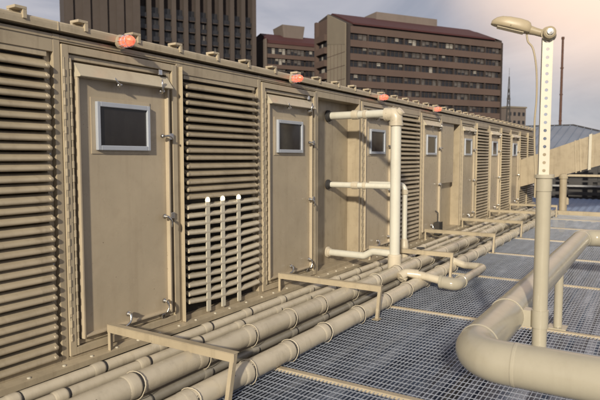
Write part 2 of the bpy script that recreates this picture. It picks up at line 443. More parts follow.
# orange bulkhead lights at the roof edge
labels = ['amber bulkhead light on the roof edge above the nearest door', 'amber bulkhead light on the roof edge above the second nearest door',
          'amber bulkhead light on the roof edge just left of the riser pipe top', 'amber bulkhead light farthest along the roof edge, right of the riser pipe']
wl = None
for k, y in enumerate((3.40, 6.10, 8.75, 11.45)):
    if wl is None:
        wl = thing('warning_light', labels[0], 'warning light', (0, 0, 0), 0, 'amber lights along the roof edge')
        b = MB(); b.lathe((.03, 0, 2.775), (1, 0, 0), [(0, 0), (.062, 0), (.062, .018), (.052, .026), (.040, .03)], 20); b.build('base', M['trim'], wl)
        b = MB(); b.lathe((.03, 0, 2.775), (1, 0, 0), [(.036, .028), (.043, .045), (.045, .10), (.041, .135), (.028, .158), (.0, .166)], 20); b.build('dome', M['amber'], wl)
        b = MB()
        for a in range(4):
            t = a * math.pi / 4
            pts = [(.055 + .13 * math.sin(u * math.pi) + 0, .054 * math.cos(u * math.pi) * math.cos(t), 2.775 + .054 * math.cos(u * math.pi) * math.sin(t)) for u in [q / 14 for q in range(15)]]
            b.tube(pts, .0028, 6)
        for xx in (.10, .145): b.tube([(xx, .053 * math.cos(q * math.pi / 10), 2.775 + .053 * math.sin(q * math.pi / 10)) for q in range(21)], .0028, 6, caps=False)
        b.build('guard', M['silver'], wl)
        o = wl
    else: o = copy_tree(wl)
    o.location = (0, y, 0); o['label'] = labels[k]

# ------------------------------------------------------------------ long pipes
def collar_mb(r, strap):
    b = MB()
    b.lathe((0, 0, 0), (0, 1, 0), [(r - .001, -.075), (r + .002, -.066), (r + .0045, -.05), (r + .0055, -.03), (r + .0055, .012), (r + .004, .021), (r + .001, .027)], 24, 0)
    b.lathe((0, 0, 0), (0, 1, 0), [(r + .001, .028), (r + .002, .030), (r + .002, .037), (r, .047)], 24, 1)
    if strap:
        pts = [((r + .011) * math.cos(t), .035 + .014 * math.sin(2 * t), (r + .011) * math.sin(t) - (.012 if math.sin(t) < -.3 else 0)) for t in [q * math.pi / 10 for q in range(21)]]
        b.tube(pts, .0035, 8, 0, caps=False)
    return b
specs = [('thin pipe of the rack nearest the enclosure wall', .43, .172, .046, 0), ('thin pipe of the rack beside the thick raised pipe', .64, .172, .046, 0),
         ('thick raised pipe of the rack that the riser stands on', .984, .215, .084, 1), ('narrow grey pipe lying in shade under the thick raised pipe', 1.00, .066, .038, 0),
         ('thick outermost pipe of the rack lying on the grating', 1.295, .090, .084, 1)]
for k, (lab, x, z, r, strap) in enumerate(specs):
    t = thing('long_pipe', ('cream ' if k != 3 else '') + lab, 'pipe', (x, 0, z), 0, 'long pipes along the enclosure')
    b = MB(); pts = [(0, -1.4, 0)] + [(0, yy, .004 * math.sin(yy * 1.3 + k)) for yy in range(-1, 19)] + [(0, 19.2, 0)]
    path = pts[:-1] + fillet([(0, 18.9, 0), (0, 19.35, 0), (0, 19.35, -.5)], .12)
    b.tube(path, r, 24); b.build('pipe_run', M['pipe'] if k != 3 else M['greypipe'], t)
    proto = None; y = -1.1 + .17 * k
    while y < 18.6:
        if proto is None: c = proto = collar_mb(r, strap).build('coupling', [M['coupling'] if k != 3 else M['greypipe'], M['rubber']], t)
        else: c = proto.copy(); C.objects.link(c); c.parent = t
        c.location = (0, y, 0); c.rotation_euler = (0, random.uniform(-.4, .4), 0)
        y += random.uniform(.58, .74)

# pipe brackets
br_lab = ['angle-iron bracket over the pipes, outside the frame nearest the camera', 'angle-iron bracket over the pipes below the nearest door', 'angle-iron bracket over the pipes below the second nearest door',
          'angle-iron bracket over the pipes just behind the riser foot', 'angle-iron bracket over the pipes between the riser and the second recess', 'angle-iron bracket over the pipes at the second recess',
          'angle-iron bracket over the pipes by the far louvres, third from the end', 'angle-iron bracket over the pipes, last one before the grey duct']
br = None
for k, y in enumerate((.58, 3.20, 5.79, 8.40, 11.0, 13.55, 16.15, 18.7)):
    if br is None:
        br = thing('pipe_bracket', br_lab[0], 'pipe bracket', (0, 0, 0), 0, 'angle iron brackets over the pipes')
        b = MB(); b.box(.05, 1.435, -.030, .035, .352, .358); b.box(.05, 1.435, -.030, -.024, .290, .3515); b.build('crossbar', M['trim'], br, bevel=.002)
        b = MB(); b.box(.050, .080, -.0235, -.0185, .132, .3515); b.box(.050, .055, -.018, .025, .132, .3515); b.build('leg', M['trim'], br)
        b = MB(); b.box(1.398, 1.432, -.0235, -.0185, .002, .3515); b.box(1.427, 1.432, -.018, .018, .002, .3515); b.v = [(x_, y_ - (.352 - z_) * .22, z_) for x_, y_, z_ in b.v]; b.box(1.375, 1.455, -.14, -.06, -.0015, .006); b.build('leg', M['trim'], br)
        o = br
    else: o = copy_tree(br)
    o.location = (0, y, 0); o['label'] = br_lab[k]

# ------------------------------------------------------------------ riser with three branches into the first recess
rx, ry = .905, 7.40
t = thing('riser_pipe', 'tall cream riser pipe with three branches running into the wall recess', 'pipe', (rx, ry, .25))
lo = (rx, ry, .25)
def part(mb, name, mat, par=t, l=lo, bevel=0):
    o = mb.build(name, mat, par, l, bevel); o.location = (0, 0, 0); return o
b = MB(); b.tube([(rx, ry, .25), (rx, ry, 2.30)], .072, 28); part(b, 'standpipe', M['pipe_white'])
b = MB(); b.lathe((rx, ry, .2), (0, 0, 1), [(.072, 0), (.094, .02), (.094, .22), (.086, .235), (.073, .238)], 28); part(b, 'base_collar', M['coupling'])
b = MB(); b.tube(fillet([(rx - .13, ry, 2.385), (rx, ry, 2.385), (rx, ry, 2.24)], .105, 10), .088, 28)
b.lathe((rx, ry, 2.22), (0, 0, 1), [(.072, 0), (.097, .004), (.097, .05), (.088, .055)], 28); b.lathe((rx - .165, ry, 2.385), (1, 0, 0), [(.055, 0), (.094, .004), (.094, .05), (.086, .055)], 28)
b.lathe((rx + .01, ry, 2.37), (.75, 0, .66), [(.0, .094), (.055, .092), (.06, .05)], 20)
part(b, 'top_elbow', M['coupling'])
def branch(name, z, r, jog):
    b = MB()
    pts = [(-.2, ry + .04, z), (.2, ry + .03, z), (rx, ry, z + jog)]
    if jog: pts = fillet([(-.2, ry + .04, z), (.42, ry + .02, z), (.56, ry + .02, z + jog), (rx - .02, ry, z + jog)], .10, 6)
    b.tube(pts, r, 22); o = part(b, name, M['pipe_white'])
    f = MB(); f.lathe((-.2, ry + .04, z), (1, 0, 0), [(r, 0), (r + .032, .001), (r + .032, .022), (r + .012, .032), (r + .012, .06), (r, .066)], 22)
    q = f.build('flange', M['rubber'] if name != 'lower_branch' else M['coupling'], o, lo); q.location = (0, 0, 0)
    for xx, ll in () if jog else ((.22, .10), (.40, .05)):
        f = MB(); f.lathe((xx, ry + .02, z), (1, 0, 0), [(r, 0), (r + .012, .004), (r + .014, ll * .5), (r + .012, ll), (r, ll + .004)], 22)
        q = f.build('coupling', M['coupling'], o, lo); q.location = (0, 0, 0)
    return o
branch('upper_branch', 2.40, .055, 0)
branch('middle_branch', 1.385, .042, 0)
branch('lower_branch', .365, .050, .075)

sx, sy = .60, 8.52
lo2 = (sx, sy, .19)
t2 = thing('short_riser_pipe', 'short cream riser pipe standing behind the tall riser by the louvres', 'pipe', lo2)
b = MB(); b.tube(fillet([(-.06, sy, 1.36), (sx, sy, 1.36), (sx, sy, .2)], .10, 8), .040, 20); part(b, 'standpipe', M['pipe_white'], t2, lo2)
b = MB(); b.lathe((sx, sy, .16), (0, 0, 1), [(.04, 0), (.07, .02), (.072, .22), (.06, .30), (.041, .34)], 20); part(b, 'base_collar', M['coupling'], t2, lo2)
b = MB(); b.lathe((sx, sy, 1.20), (0, 0, 1), [(.04, 0), (.052, .01), (.052, .07), (.04, .08)], 20); part(b, 'coupling', M['coupling'], t2, lo2)

# valve cluster next to the short riser foot
lv_ = (.82, 8.35, .19)
t3 = thing('pipe_valve', 'small dark valve with round handwheel between the pipes and riser foot', 'valve', lv_)
b = MB(); b.lathe((.80, 8.72, .19), (0, 1, 0), [(0, -.10), (.06, -.10), (.06, -.07), (.045, -.06), (.055, 0), (.045, .06), (.06, .07), (.06, .10), (0, .10)], 16); b.tube([(.80, 8.72, .19), (.80, 8.72, .33)], .018, 10); part(b, 'valve_body', M['darksteel'], t3, lv_)
b = MB(); b.tube([(.80 + .06 * math.cos(q * .31416), 8.72 + .06 * math.sin(q * .31416), .335) for q in range(21)], .009, 8, caps=False)
b.tube([(.74, 8.72, .335), (.86, 8.72, .335)], .006, 6); b.tube([(.80, 8.66, .335), (.80, 8.78, .335)], .006, 6); part(b, 'handwheel', M['darksteel'], t3, lv_)

# expansion loop lying on the grating
ll = (1.6, 8.0, 0)
t4 = thing('pipe_loop', 'pale pipe loop lying on the grating beside the rack of pipes', 'pipe', ll)
b = MB(); b.tube(fillet([(1.12, 7.16, .13), (1.14, 7.24, .215), (1.34, 7.30, .20), (1.80, 7.32, .125), (1.80, 8.76, .125), (1.50, 8.74, .125), (1.30, 8.72, .19)], .11, 7), .054, 22); part(b, 'loop_run', M['pipe'], t4, ll)
b = MB(); b.tube(fillet([(1.62, 7.315, .14), (1.80, 7.32, .12), (1.80, 7.56, .125)], .13, 9), .082, 24)
b.lathe((1.59, 7.31, .145), (1, 0, 0), [(.054, 0), (.09, .004), (.09, .04), (.08, .044)], 24); b.lathe((1.80, 7.53, .125), (0, 1, 0), [(.08, 0), (.09, .004), (.09, .04), (.054, .044)], 24)
part(b, 'elbow', M['rail'], t4, ll)
b = MB(); b.tube(fillet([(1.09, 7.15, .17), (1.14, 7.24, .215), (1.30, 7.29, .205)], .06, 6), .070, 20); part(b, 'end_fitting', M['coupling'], t4, ll)

# ------------------------------------------------------------------ big bent pipe on the right
lr = (3.13, 3.0, 0)
t5 = thing('large_pipe', 'large beige bent pipe carried above the grating in the right foreground', 'pipe', lr)
ZP = .712
b = MB(); b.tube(fillet([(7.2, 3.03, ZP), (3.16, 3.03, ZP), (3.16, 8.50, ZP), (7.2, 8.50, ZP)], .20, 14), .112, 40); part(b, 'pipe_run', M['rail'], t5, lr)
for (p_, d_, e_) in (((3.16, 3.26, ZP), (0, 1, 0), .004), ((3.40, 3.03, ZP), (1, 0, 0), .0025), ((3.16, 8.26, ZP), (0, 1, 0), .004)):
    b = MB(); b.lathe(p_, d_, [(.112, 0), (.112 + e_, .004), (.112 + e_, .016), (.112, .02)], 40); part(b, 'weld_seam', M['rail'], t5, lr)
for (px, py) in ((3.16, 6.40), (5.6, 3.03), (5.6, 8.50)):
    b = MB(); b.tube([(px, py, .004), (px, py, ZP - .09)], .043, 20); b.box(px - .09, px + .09, py - .09, py + .09, .0065, .018)
    b.lathe((px, py, ZP - .135), (0, 0, 1), [(.043, 0), (.075, .03), (.075, .05)], 20); part(b, 'support_leg', M['rail'], t5, lr)

# ------------------------------------------------------------------ lamp post
lx, ly = 3.362, 4.02
lp = (lx, ly, 0)
t6 = thing('lamp_post', 'beige lamp post with perforated upper channel and drooping lamp head', 'lamp post', lp)
b = MB(); b.tube([(lx, ly, .40), (lx, ly, 1.63)], .0470, 32); part(b, 'pole', M['rail'], t6, lp)
b = MB(); b.lathe((lx, ly, 1.56), (0, 0, 1), [(.0470, 0), (.051, .004), (.051, .085), (.062, .09), (.062, .112), (.0, .112)], 32); part(b, 'collar', M['rail'], t6, lp)
b = MB(); b.lathe((lx, ly, .65), (0, 0, 1), [(.047, 0), (.054, .001), (.054, .119), (.047, .12)], 28); b.box(3.262, lx - .05, ly - .045, ly + .045, .655, .765); b.lathe((3.16, ly - .05, .712), (0, 1, 0), [(.112, 0), (.117, .001), (.117, .099), (.112, .10)], 36)
part(b, 'pipe_clamp', M['rail'], t6, lp)   # the post is clamped to the large pipe
# perforated channel: front plate with round holes, rotated to face the walkway
def perforated(width, depth, z0, pitch, n, hr, th):
    b = MB(); k = 16; hw = width / 2
    for c in range(n):
        zc = z0 + (c + .5) * pitch
        for (xx, m) in ((0, 0), (-th, 0)):
            ring = [(hr * math.cos(2 * math.pi * q / k + math.pi / k), hr * math.sin(2 * math.pi * q / k + math.pi / k)) for q in range(k)]
            outer = []
            for (a, c2) in ring:
                s_ = max(abs(a) / hw, abs(c2) / (pitch / 2)); outer.append((a / s_, c2 / s_))
            # snap to corners
            vs = [(xx, a, zc + c2) for a, c2 in ring] + [(xx, a, zc + c2) for a, c2 in outer]
            b.add(vs, [(q, (q + 1) % k, k + (q + 1) % k, k + q) for q in range(k)], m)
            for q in range(k):
                q2 = (q + 1) % k
                a, c2 = outer[q], outer[q2]
                if abs(abs(a[0]) - abs(c2[0])) > 1e-6 and abs(abs(a[1]) - abs(c2[1])) > 1e-6:
                    cor = (math.copysign(hw, a[0]), math.copysign(pitch / 2, a[1]))
                    b.add([(xx, a[0], zc + a[1]), (xx, cor[0], zc + cor[1]), (xx, c2[0], zc + c2[1])], [(0, 1, 2)], m)
        vs = [(xx, hr * math.cos(2 * math.pi * q / k + math.pi / k), zc + hr * math.sin(2 * math.pi * q / k + math.pi / k)) for xx in (0, -th) for q in range(k)]
        b.add(vs, [(q, (q + 1) % k, k + (q + 1) % k, k + q) for q in range(k)], 0, True)
    zt = z0 + n * pitch
    for s_ in (-1, 1): b.box(-depth, 0.0005, s_ * hw - (.004 if s_ < 0 else 0), s_ * hw + (0 if s_ < 0 else .004), z0, zt)
    for s_ in (-1, 1): b.box(-depth - .004, -depth, s_ * hw - (.004 if s_ < 0 else .010), s_ * hw + (.010 if s_ < 0 else .004), z0, zt)
    return b
b = perforated(.056, .040, 0, .0520, 17, .0105, .004)
o = b.build('channel', M['white'], t6); o.location = (-.0, -.021, 1.672); o.rotation_euler = (0, 0, R(-72))
ZH = 2.575
# lamp head reaches towards the enclosure (-x), tipped slightly up
hd = Matrix.Translation((0, 0, ZH)) @ Matrix.Rotation(R(196), 4, 'Z') @ Matrix.Rotation(R(-17), 4, 'Y') @ Matrix.Scale(.84, 4)
b = MB()
secs = [(.140, .036, .030, -.026), (.152, .050, .050, -.030), (.175, .060, .060, -.032), (.23, .070, .064, -.032), (.31, .072, .060, -.032), (.37, .066, .050, -.032), (.405, .052, .034, -.031), (.428, .034, .012, -.029), (.436, .015, -.012, -.025)]
k = 16; vs = []
for (xx, hw, top, bot) in secs:
    for q in range(k):
        a = 2 * math.pi * q / k; cy, cz = math.cos(a), math.sin(a)
        yy = hw * math.copysign(abs(cy) ** .6, cy)
        zz = top * abs(cz) ** .8 if cz > 0 else bot * abs(cz) ** .35
        vs.append((xx, yy, zz))
fs = [(i * k + q, i * k + (q + 1) % k, (i + 1) * k + (q + 1) % k, (i + 1) * k + q) for i in range(len(secs) - 1) for q in range(k)]
b.add(vs, fs, 0, True); b.add(vs[:k], [tuple(range(k))], 0); b.add(vs[-k:], [tuple(range(k))], 0)
b.v = [tuple(hd @ Vector(p)) for p in b.v]; head = b.build('lamp_head', M['lampshell'], t6)
b = MB(); b.box(.18, .385, -.046, .046, -.039, -.0325); b.v = [tuple(hd @ Vector(p)) for p in b.v]; b.build('lens', M['lens'], head, bevel=.003)
b = MB(); b.tube([(-.0, 0, -.006), (.10, 0, -.002), (.16, 0, 0)], [.027, .029, .036], 18); b.v = [tuple(hd @ Vector(p)) for p in b.v]; b.build('arm', M['lampshell'], t6)
b = MB(); b.lathe((.012, -.05, ZH + .0), (.30, -.95, 0), [(0, -.012), (.038, -.012), (.038, .02), (.026, .028), (0, .028)], 20); b.lathe((.022, -.079, ZH), (.30, -.95, 0), [(0, 0), (.022, 0), (.018, .010), (0, .012)], 14, 1)
b.tube([(.0, -.05, ZH), (.0, .05, ZH)], .04, 18)
b.build('knuckle', [M['lampshell'], M['chrome']], t6)
b = MB(); cab = [(-.128, -.036, ZH + .012), (-.118, -.036, ZH - .04), (-.085, -.04, ZH - .09), (-.062, -.035, ZH - .22), (-.056, -.032, ZH - .4), (-.064, -.03, ZH - .55), (-.060, -.03, ZH - .72), (-.05, -.03, ZH - .9), (-.05, -.03, ZH - 1.08)]
fine = []
for q in range(len(cab) - 1):
    p0, p1, p2, p3 = [Vector(cab[max(0, min(len(cab) - 1, q + e))]) for e in (-1, 0, 1, 2)]
    for s_ in range(5):
        u = s_ / 5; fine.append(.5 * ((2 * p1) + (p2 - p0) * u + (2 * p0 - 5 * p1 + 4 * p2 - p3) * u * u + (3 * p1 - p0 - 3 * p2 + p3) * u ** 3))
b.tube(fine, .006, 8); b.build('cable', M['lampshell'], t6)

# ------------------------------------------------------------------ duct at the far end
ld = (0, 21, 0)
t7 = thing('air_duct', 'large sloping beige air duct leaving the far end of the enclosure', 'duct', ld)
def dz(x, top): return (1.71 + .365 * x) if top else (.80 + .31 * x)
b = MB()
def slab(x0, x1, y0, y1, e=0):
    return [(x, y, dz(x, tp) + (e if tp else -e)) for x in (x0, x1) for y in (y0, y1) for tp in (0, 1)]
FS = [(0, 1, 3, 2), (4, 6, 7, 5), (0, 4, 5, 1), (2, 3, 7, 6), (0, 2, 6, 4), (1, 5, 7, 3)]
b.add(slab(.003, 5.2, 20.22, 22.3), FS); part(b, 'duct_body', M['wall'], t7, ld)
for (x0, x1, e) in ((1.66, 1.70, .02), (1.80, 1.83, .02), (2.08, 2.16, .05), (3.6, 3.68, .05)):
    b = MB(); sl = slab(x0, x1, 20.22 - e, 22.3 + e, e)
    sl = [(x + (.06 if z < dz(x, 0) + .1 and x0 < 2 else 0), y, z) for x, y, z in sl]
    b.add(sl, FS); part(b, 'flange', M['trim'] if x0 < 2 else M['white'], t7, ld)
b = MB(); b.box(.004, .05, 20.17, 20.2195, .70, 1.80); part(b, 'wall_collar', M['trim'], t7, ld)
b = MB(); b.tube([(1.40, 20.0, -.02), (1.40, 20.0, 1.20)], .11, 20); b.lathe((1.40, 20.0, 1.16), (0, 0, 1), [(.135, -.04), (.135, .04), (.09, .11), (0, .13)], 20)
b.box(1.36, 1.44, 20.0, 20.22, 1.235, 1.29); b.box(1.30, 1.50, 19.9, 20.1, -.60, -.02); part(b, 'support_post', M['trim'], t7, ld)
b = MB(); b.tube([(4.4, 20.0, -.6), (4.4, 20.0, 2.3)], .075, 20); b.box(4.36, 4.44, 20.0, 20.22, 2.18, 2.26); part(b, 'support_post', M['trim'], t7, ld)

# low blue sheet roof behind the kerb
def corr(mb, x0, x1, y0, y1, zf, pitch, amp, m=0):
    n = int((x1 - x0) / (pitch / 2)); vs = []
    for i in range(n + 1):
        x = x0 + (x1 - x0) * i / n; a = amp if i % 2 else 0
        vs += [(x, y0, zf(x, y0) + a), (x, y1, zf(x, y1) + a), (x, y0, zf(x, y0) + a - .06), (x, y1, zf(x, y1) + a - .06)]
    fs = []
    for i in range(n):
        p = i * 4; q = p + 4
        fs += [(p, q, q + 1, p + 1), (p + 2, p + 3, q + 3, q + 2), (p, p + 2, q + 2, q), (p + 1, q + 1, q + 3, p + 3)]
    fs += [(0, 1, 3, 2), (n * 4, n * 4 + 2, n * 4 + 3, n * 4 + 1)]
    mb.add(vs, fs, m)
lb = (4, 25, -.55)
t8 = thing('low_roof', 'low blue sheet metal roof behind the kerb at the end of the walkway', 'roof', lb)
b = MB(); corr(b, -3, 12, 23.2, 28.2, lambda x, y: -.30 + .05 * (y - 23.2), .24, .03); part(b, 'roof_sheet', M['bluemetal'], t8, lb)
b = MB(); b.box(-2.9, 11.9, 23.4, 28.0, -.598, -.37); part(b, 'wall', M['wall'], t8, lb)
b = MB(); b.box(-3, 12, 23.06, 23.19, -.42, -.22); part(b, 'gutter', M['trim'], t8, lb)
# small vent post in front of the low roof
lv2 = (1.12, 22.9, -.6)
t9 = thing('vent_post', 'short cream vent post in front of the low blue roof', 'vent', lv2)
b = MB(); b.tube([(1.12, 22.85, -.6), (1.12, 22.85, .10)], .06, 16); part(b, 'pipe_stub', M['trim'], t9, lv2)
b = MB(); b.lathe((1.12, 22.85, .08), (0, 0, 1), [(0, 0), (.12, 0), (.12, .20), (.08, .26), (0, .27)], 18); part(b, 'cowl', M['trim'], t9, lv2)

# dark pipe rack / steel frame behind
lf = (4, 30, -.6)
t10 = thing('steel_frame', 'dark steel frame with rails standing beneath and behind the duct', 'steel frame', lf)
for xx in (-3.0, -1.0, .35, 1.55, 3.2, 5.2, 7.2, 9.2):
    b = MB(); b.box(xx - .09, xx + .09, 29.0, 29.18, -.6, 1.75); part(b, 'post', M['darksteel'], t10, lf)
for zz, dp, mt in ((1.60, .22, 'darksteel'), (.98, .10, 'trim'), (.72, .08, 'darksteel'), (.50, .08, 'steel'), (.15, .14, 'darksteel'), (-.2, .1, 'darksteel')):
    b = MB(); b.box(-3.4, 9.6, 28.85, 28.995, zz - dp / 2, zz + dp / 2); part(b, 'rail', M[mt], t10, lf)
b = MB(); b.box(-3.4, 9.6, 30.6, 30.7, -.6, 1.7); part(b, 'back_panel', M['darksteel'], t10, lf)

# grey blue hipped metal shed
ls = (-3, 33, -.6)
t11 = thing('metal_shed', 'wide shed with grey blue ribbed metal roof behind the duct', 'shed', ls)
b = MB(); b.box(-13.5, 6.6, 33.3, 54.7, -.6, 1.55); part(b, 'wall', M['palewall'], t11, ls)
b = MB()
x0, x1, y0, y1, ze, zr, ym = -14, 7.2, 33, 55, 1.5, 4.05, 44
rl, rr_ = -9, -1.2
top = [(x0, y0, ze), (x1, y0, ze), (x1, y1, ze), (x0, y1, ze), (rl, ym, zr), (rr_, ym, zr)]
bot = [(x, y, z - .08) for x, y, z in top[:4]]
b.add(top + bot, [(0, 1, 5, 4), (1, 2, 5), (2, 3, 4, 5), (3, 0, 4), (6, 7, 8, 9), (0, 6, 7, 1), (1, 7, 8, 2), (2, 8, 9, 3), (3, 9, 6, 0)])
for i in range(1, 42):   # standing ribs on the front slope
    x = x0 + (x1 - x0) * i / 42
    if x < rl: t_ = (x - x0) / (rl - x0)
    elif x > rr_: t_ = (x1 - x) / (x1 - rr_)
    else: t_ = 1
    a = Vector((x, y0, ze)); c = Vector((x, y0 + (ym - y0) * t_, ze + (zr - ze) * t_))
    b.add([a + Vector((-.03, 0, 0)), a + Vector((.03, 0, 0)), c + Vector((.03, 0, 0)), c + Vector((-.03, 0, 0)),
           a + Vector((-.02, 0, .06)), a + Vector((.02, 0, .06)), c + Vector((.02, 0, .06)), c + Vector((-.02, 0, .06))],
          [(0, 1, 5, 4), (1, 2, 6, 5), (2, 3, 7, 6), (3, 0, 4, 7), (4, 5, 6, 7)])
part(b, 'roof', M['shedroof'], t11, ls)
b = MB(); b.tube([(rl, ym, zr + .01), (rr_, ym, zr + .01), (x1, y0, ze + .02)], .07, 8); b.tube([(rl, ym, zr + .01), (x0, y0, ze + .02)], .07, 8); b.tube([(rr_, ym, zr + .01), (x1, y1, ze + .02)], .07, 8); part(b, 'ridge_cap', M['darksteel'], t11, ls)

# dark hall behind, right
lh = (12, 62, -.6)
t12 = thing('dark_hall', 'long dark roofed hall low on the right skyline', 'building', lh)
b = MB(); b.box(1.5, 26, 60, 72, -.6, 3.2); part(b, 'wall', M['brickdk'], t12, lh)
b = MB(); b.prism([(59.4, 3.0), (72.6, 3.0), (72.6, 3.2), (66, 5.6), (59.4, 3.2)], 'x', .9, 26.6); part(b, 'roof', M['rust'], t12, lh)

# mast
lm = (-5.9, 72, -.6)
t13 = thing('radio_mast', 'tall thin rusty mast rising behind the shed roof', 'mast', lm)
b = MB(); b.tube([(-5.9, 72, -.6), (-5.9, 72, 6), (-5.9, 72, 15.3)], [.17, .15, .12], 12); part(b, 'pole', M['rust'], t13, lm)
b = MB(); b.lathe((-5.9, 72, 15.3), (0, 0, 1), [(0, 0), (.17, 0), (.17, .25), (0, .3)], 12); part(b, 'cap', M['rust'], t13, lm)
b = MB()
for zz in (3, 6, 9, 12): b.lathe((-5.9, 72, zz), (0, 0, 1), [(.14, 0), (.19, .01), (.19, .12), (.14, .13)], 12)
part(b, 'band', M['rust'], t13, lm)

# ------------------------------------------------------------------ city buildings
RZ = R(57)   # facades run along local +X, outward normal is local -Y
def building(name, label, x, y):
    return thing(name, label, 'building', (x, y, -14), RZ)
def lp_(mb, name, mat, par, kind=None): return mb.build(name, mat, par)
def win(par, proto, x0, x1, z0, z1, yf, mats, mull):
    b = MB(); b.box(x0, x1, yf, yf + .25, z0, z1, 0)
    for i in range(1, mull): 
        xx = x0 + (x1 - x0) * i / mull
        b.box(xx - .09, xx + .09, yf - .12, yf - .002, z0, z1, 1)
    b.box(x0, x1, yf - .10, yf - .003, z0 + (z1 - z0) * .68, z0 + (z1 - z0) * .68 + .1, 1)
    # panes of differing blinds
    for i in range(mull):
        if random.random() < .45:
            a = x0 + (x1 - x0) * i / mull + .1; c = x0 + (x1 - x0) * (i + 1) / mull - .1
            zz = z0 + (z1 - z0) * random.choice([.2, .45, .6, .0])
            b.box(a, c, yf - .05, yf - .004, zz, z1 - .02, 2)
    return b.build('window', mats, par)

# big brown office block
bb = building('office_block', 'wide brown office block with window bands and dark red sloped roof', -61.0, 124.97)
bb.location.z = -14.6
Zt = 35.2 + 14
W_ = 49.2
b = MB()
b.box(0, W_, .9, 16, 0, Zt - 2.2)
b.prism([(0, Zt - 2.2), (16, Zt - 2.2), (16, Zt + 3.4), (10.5, Zt + 4.1), (0.3, Zt - .3)], 'x', .05, W_ - .05)
lp_(b, 'wall', M['brickdk'], bb)
b = MB(); b.prism([(-.3, Zt - .5), (-.3, Zt - .1), (10.4, Zt + 4.45), (16.2, Zt + 3.75), (16.2, Zt + 3.45), (10.4, Zt + 4.12)], 'x', 1.2, W_ - 3.0)
b.add([(W_ - 3, -.3, Zt - .1), (W_ + .3, .4, Zt - .6), (W_ + .3, 9, Zt + 1.4), (W_ - 3, 10.4, Zt + 4.45), (W_ - 3, 16.2, Zt + 3.75), (W_ + .3, 16, Zt + 1.0)], [(0, 1, 2, 3), (3, 2, 5, 4)])
lp_(b, 'roof', M['redroof'], bb)
b = MB()
for k in range(11):
    z1 = 46.7 - 3.25 * k
    top = 46.7 + 1.6 if k == 0 else z1 + 1.62
    b.box(.6, W_ - .4, 0, .88, z1, top)
lp_(b, 'spandrel', M['brick'], bb)
b = MB(); b.box(-.002, .58, -.15, .895, 0, Zt - .6); b.box(W_ - .38, W_ + .002, -.15, .895, 0, Zt - 1.0)
for i in range(1, 9): b.box(.6 + 5.35 * i - .35, .6 + 5.35 * i, .05, .885, 10, 46.7)
lp_(b, 'pier', M['brickdk'], bb)
wm = [M['glassA'], M['brickdk'], M['glassB']]; wm2 = [M['glassA'], M['brickdk'], M['glassC']]
for k in range(11):
    z1 = 46.7 - 3.25 * k
    for i in range(9):
        win(bb, None, .62 + 5.35 * i, .62 + 5.35 * i + 4.95, z1 - 1.61, z1 - .01, .55, wm2 if random.random() < (.45 if k < 3 else .2) else wm, 4)
# beige tiled gable wall on the end
b = MB(); b.add([(-.25, .9, 0), (-.25, 10.4, 0), (-.25, 10.4, Zt + 4.0), (-.25, .9, Zt - .1), (-.003, .9, 0), (-.003, 10.4, 0), (-.003, 10.4, Zt + 4.0), (-.003, .9, Zt - .1)],
      [(0, 1, 2, 3), (4, 7, 6, 5), (0, 4, 5, 1), (1, 5, 6, 2), (2, 6, 7, 3), (3, 7, 4, 0)])
lp_(b, 'gable_wall', M['tilewall'], bb)
b = MB()
for k in range(1, 16): b.box(-.29, -.252, .95, 10.35, k * 3.25 - .06, k * 3.25 + .06)
for k in range(1, 5): b.box(-.288, -.2525, .9 + k * 1.9 - .05, .9 + k * 1.9 + .05, 5, Zt - 2.2)
lp_(b, 'tile_joint', M['brick'], bb)
b = MB(); b.add([(-.30, .95, Zt - 5.2), (-.30, 10.35, Zt - 3.6), (-.30, 10.35, Zt + 3.9), (-.30, .95, Zt - .15), (-.254, .95, Zt - 5.2), (-.254, 10.35, Zt - 3.6), (-.254, 10.35, Zt + 3.9), (-.254, .95, Zt - .15)],
      [(0, 1, 2, 3), (4, 7, 6, 5), (0, 4, 5, 1), (1, 5, 6, 2), (2, 6, 7, 3), (3, 7, 4, 0)])
lp_(b, 'gable_panel', M['tilewall'], bb)
b = MB(); b.box(-.1, 4, 10.5, 16.4, 0, Zt + 3.0)
b.box(-1.0, -.1, 15.4, 16.4, 0, Zt + 3.0)
for k in range(12):
    z1 = 46.7 - 3.25 * k; b.box(-1.0, -.1, 10.55, 15.395, z1 - .1, z1 + 1.5)
lp_(b, 'balcony', M['brick'], bb)
for k in range(10):
    z1 = 46.7 - 3.25 * k
    b = MB(); b.box(-.16, -.11, 10.8, 15.2, z1 - 1.72, z1 - .12); b.box(-.2, -.161, 12 + random.uniform(-.8, 1), 13.6, z1 - 1.72, z1 - .5, 1); b.build('window', [M['glassA'], M['glassC']], bb)
b = MB(); b.box(14, 34, 9.5, 15.5, Zt + 3.0, Zt + 6.0); lp_(b, 'roof_house', M['palewall'], bb)

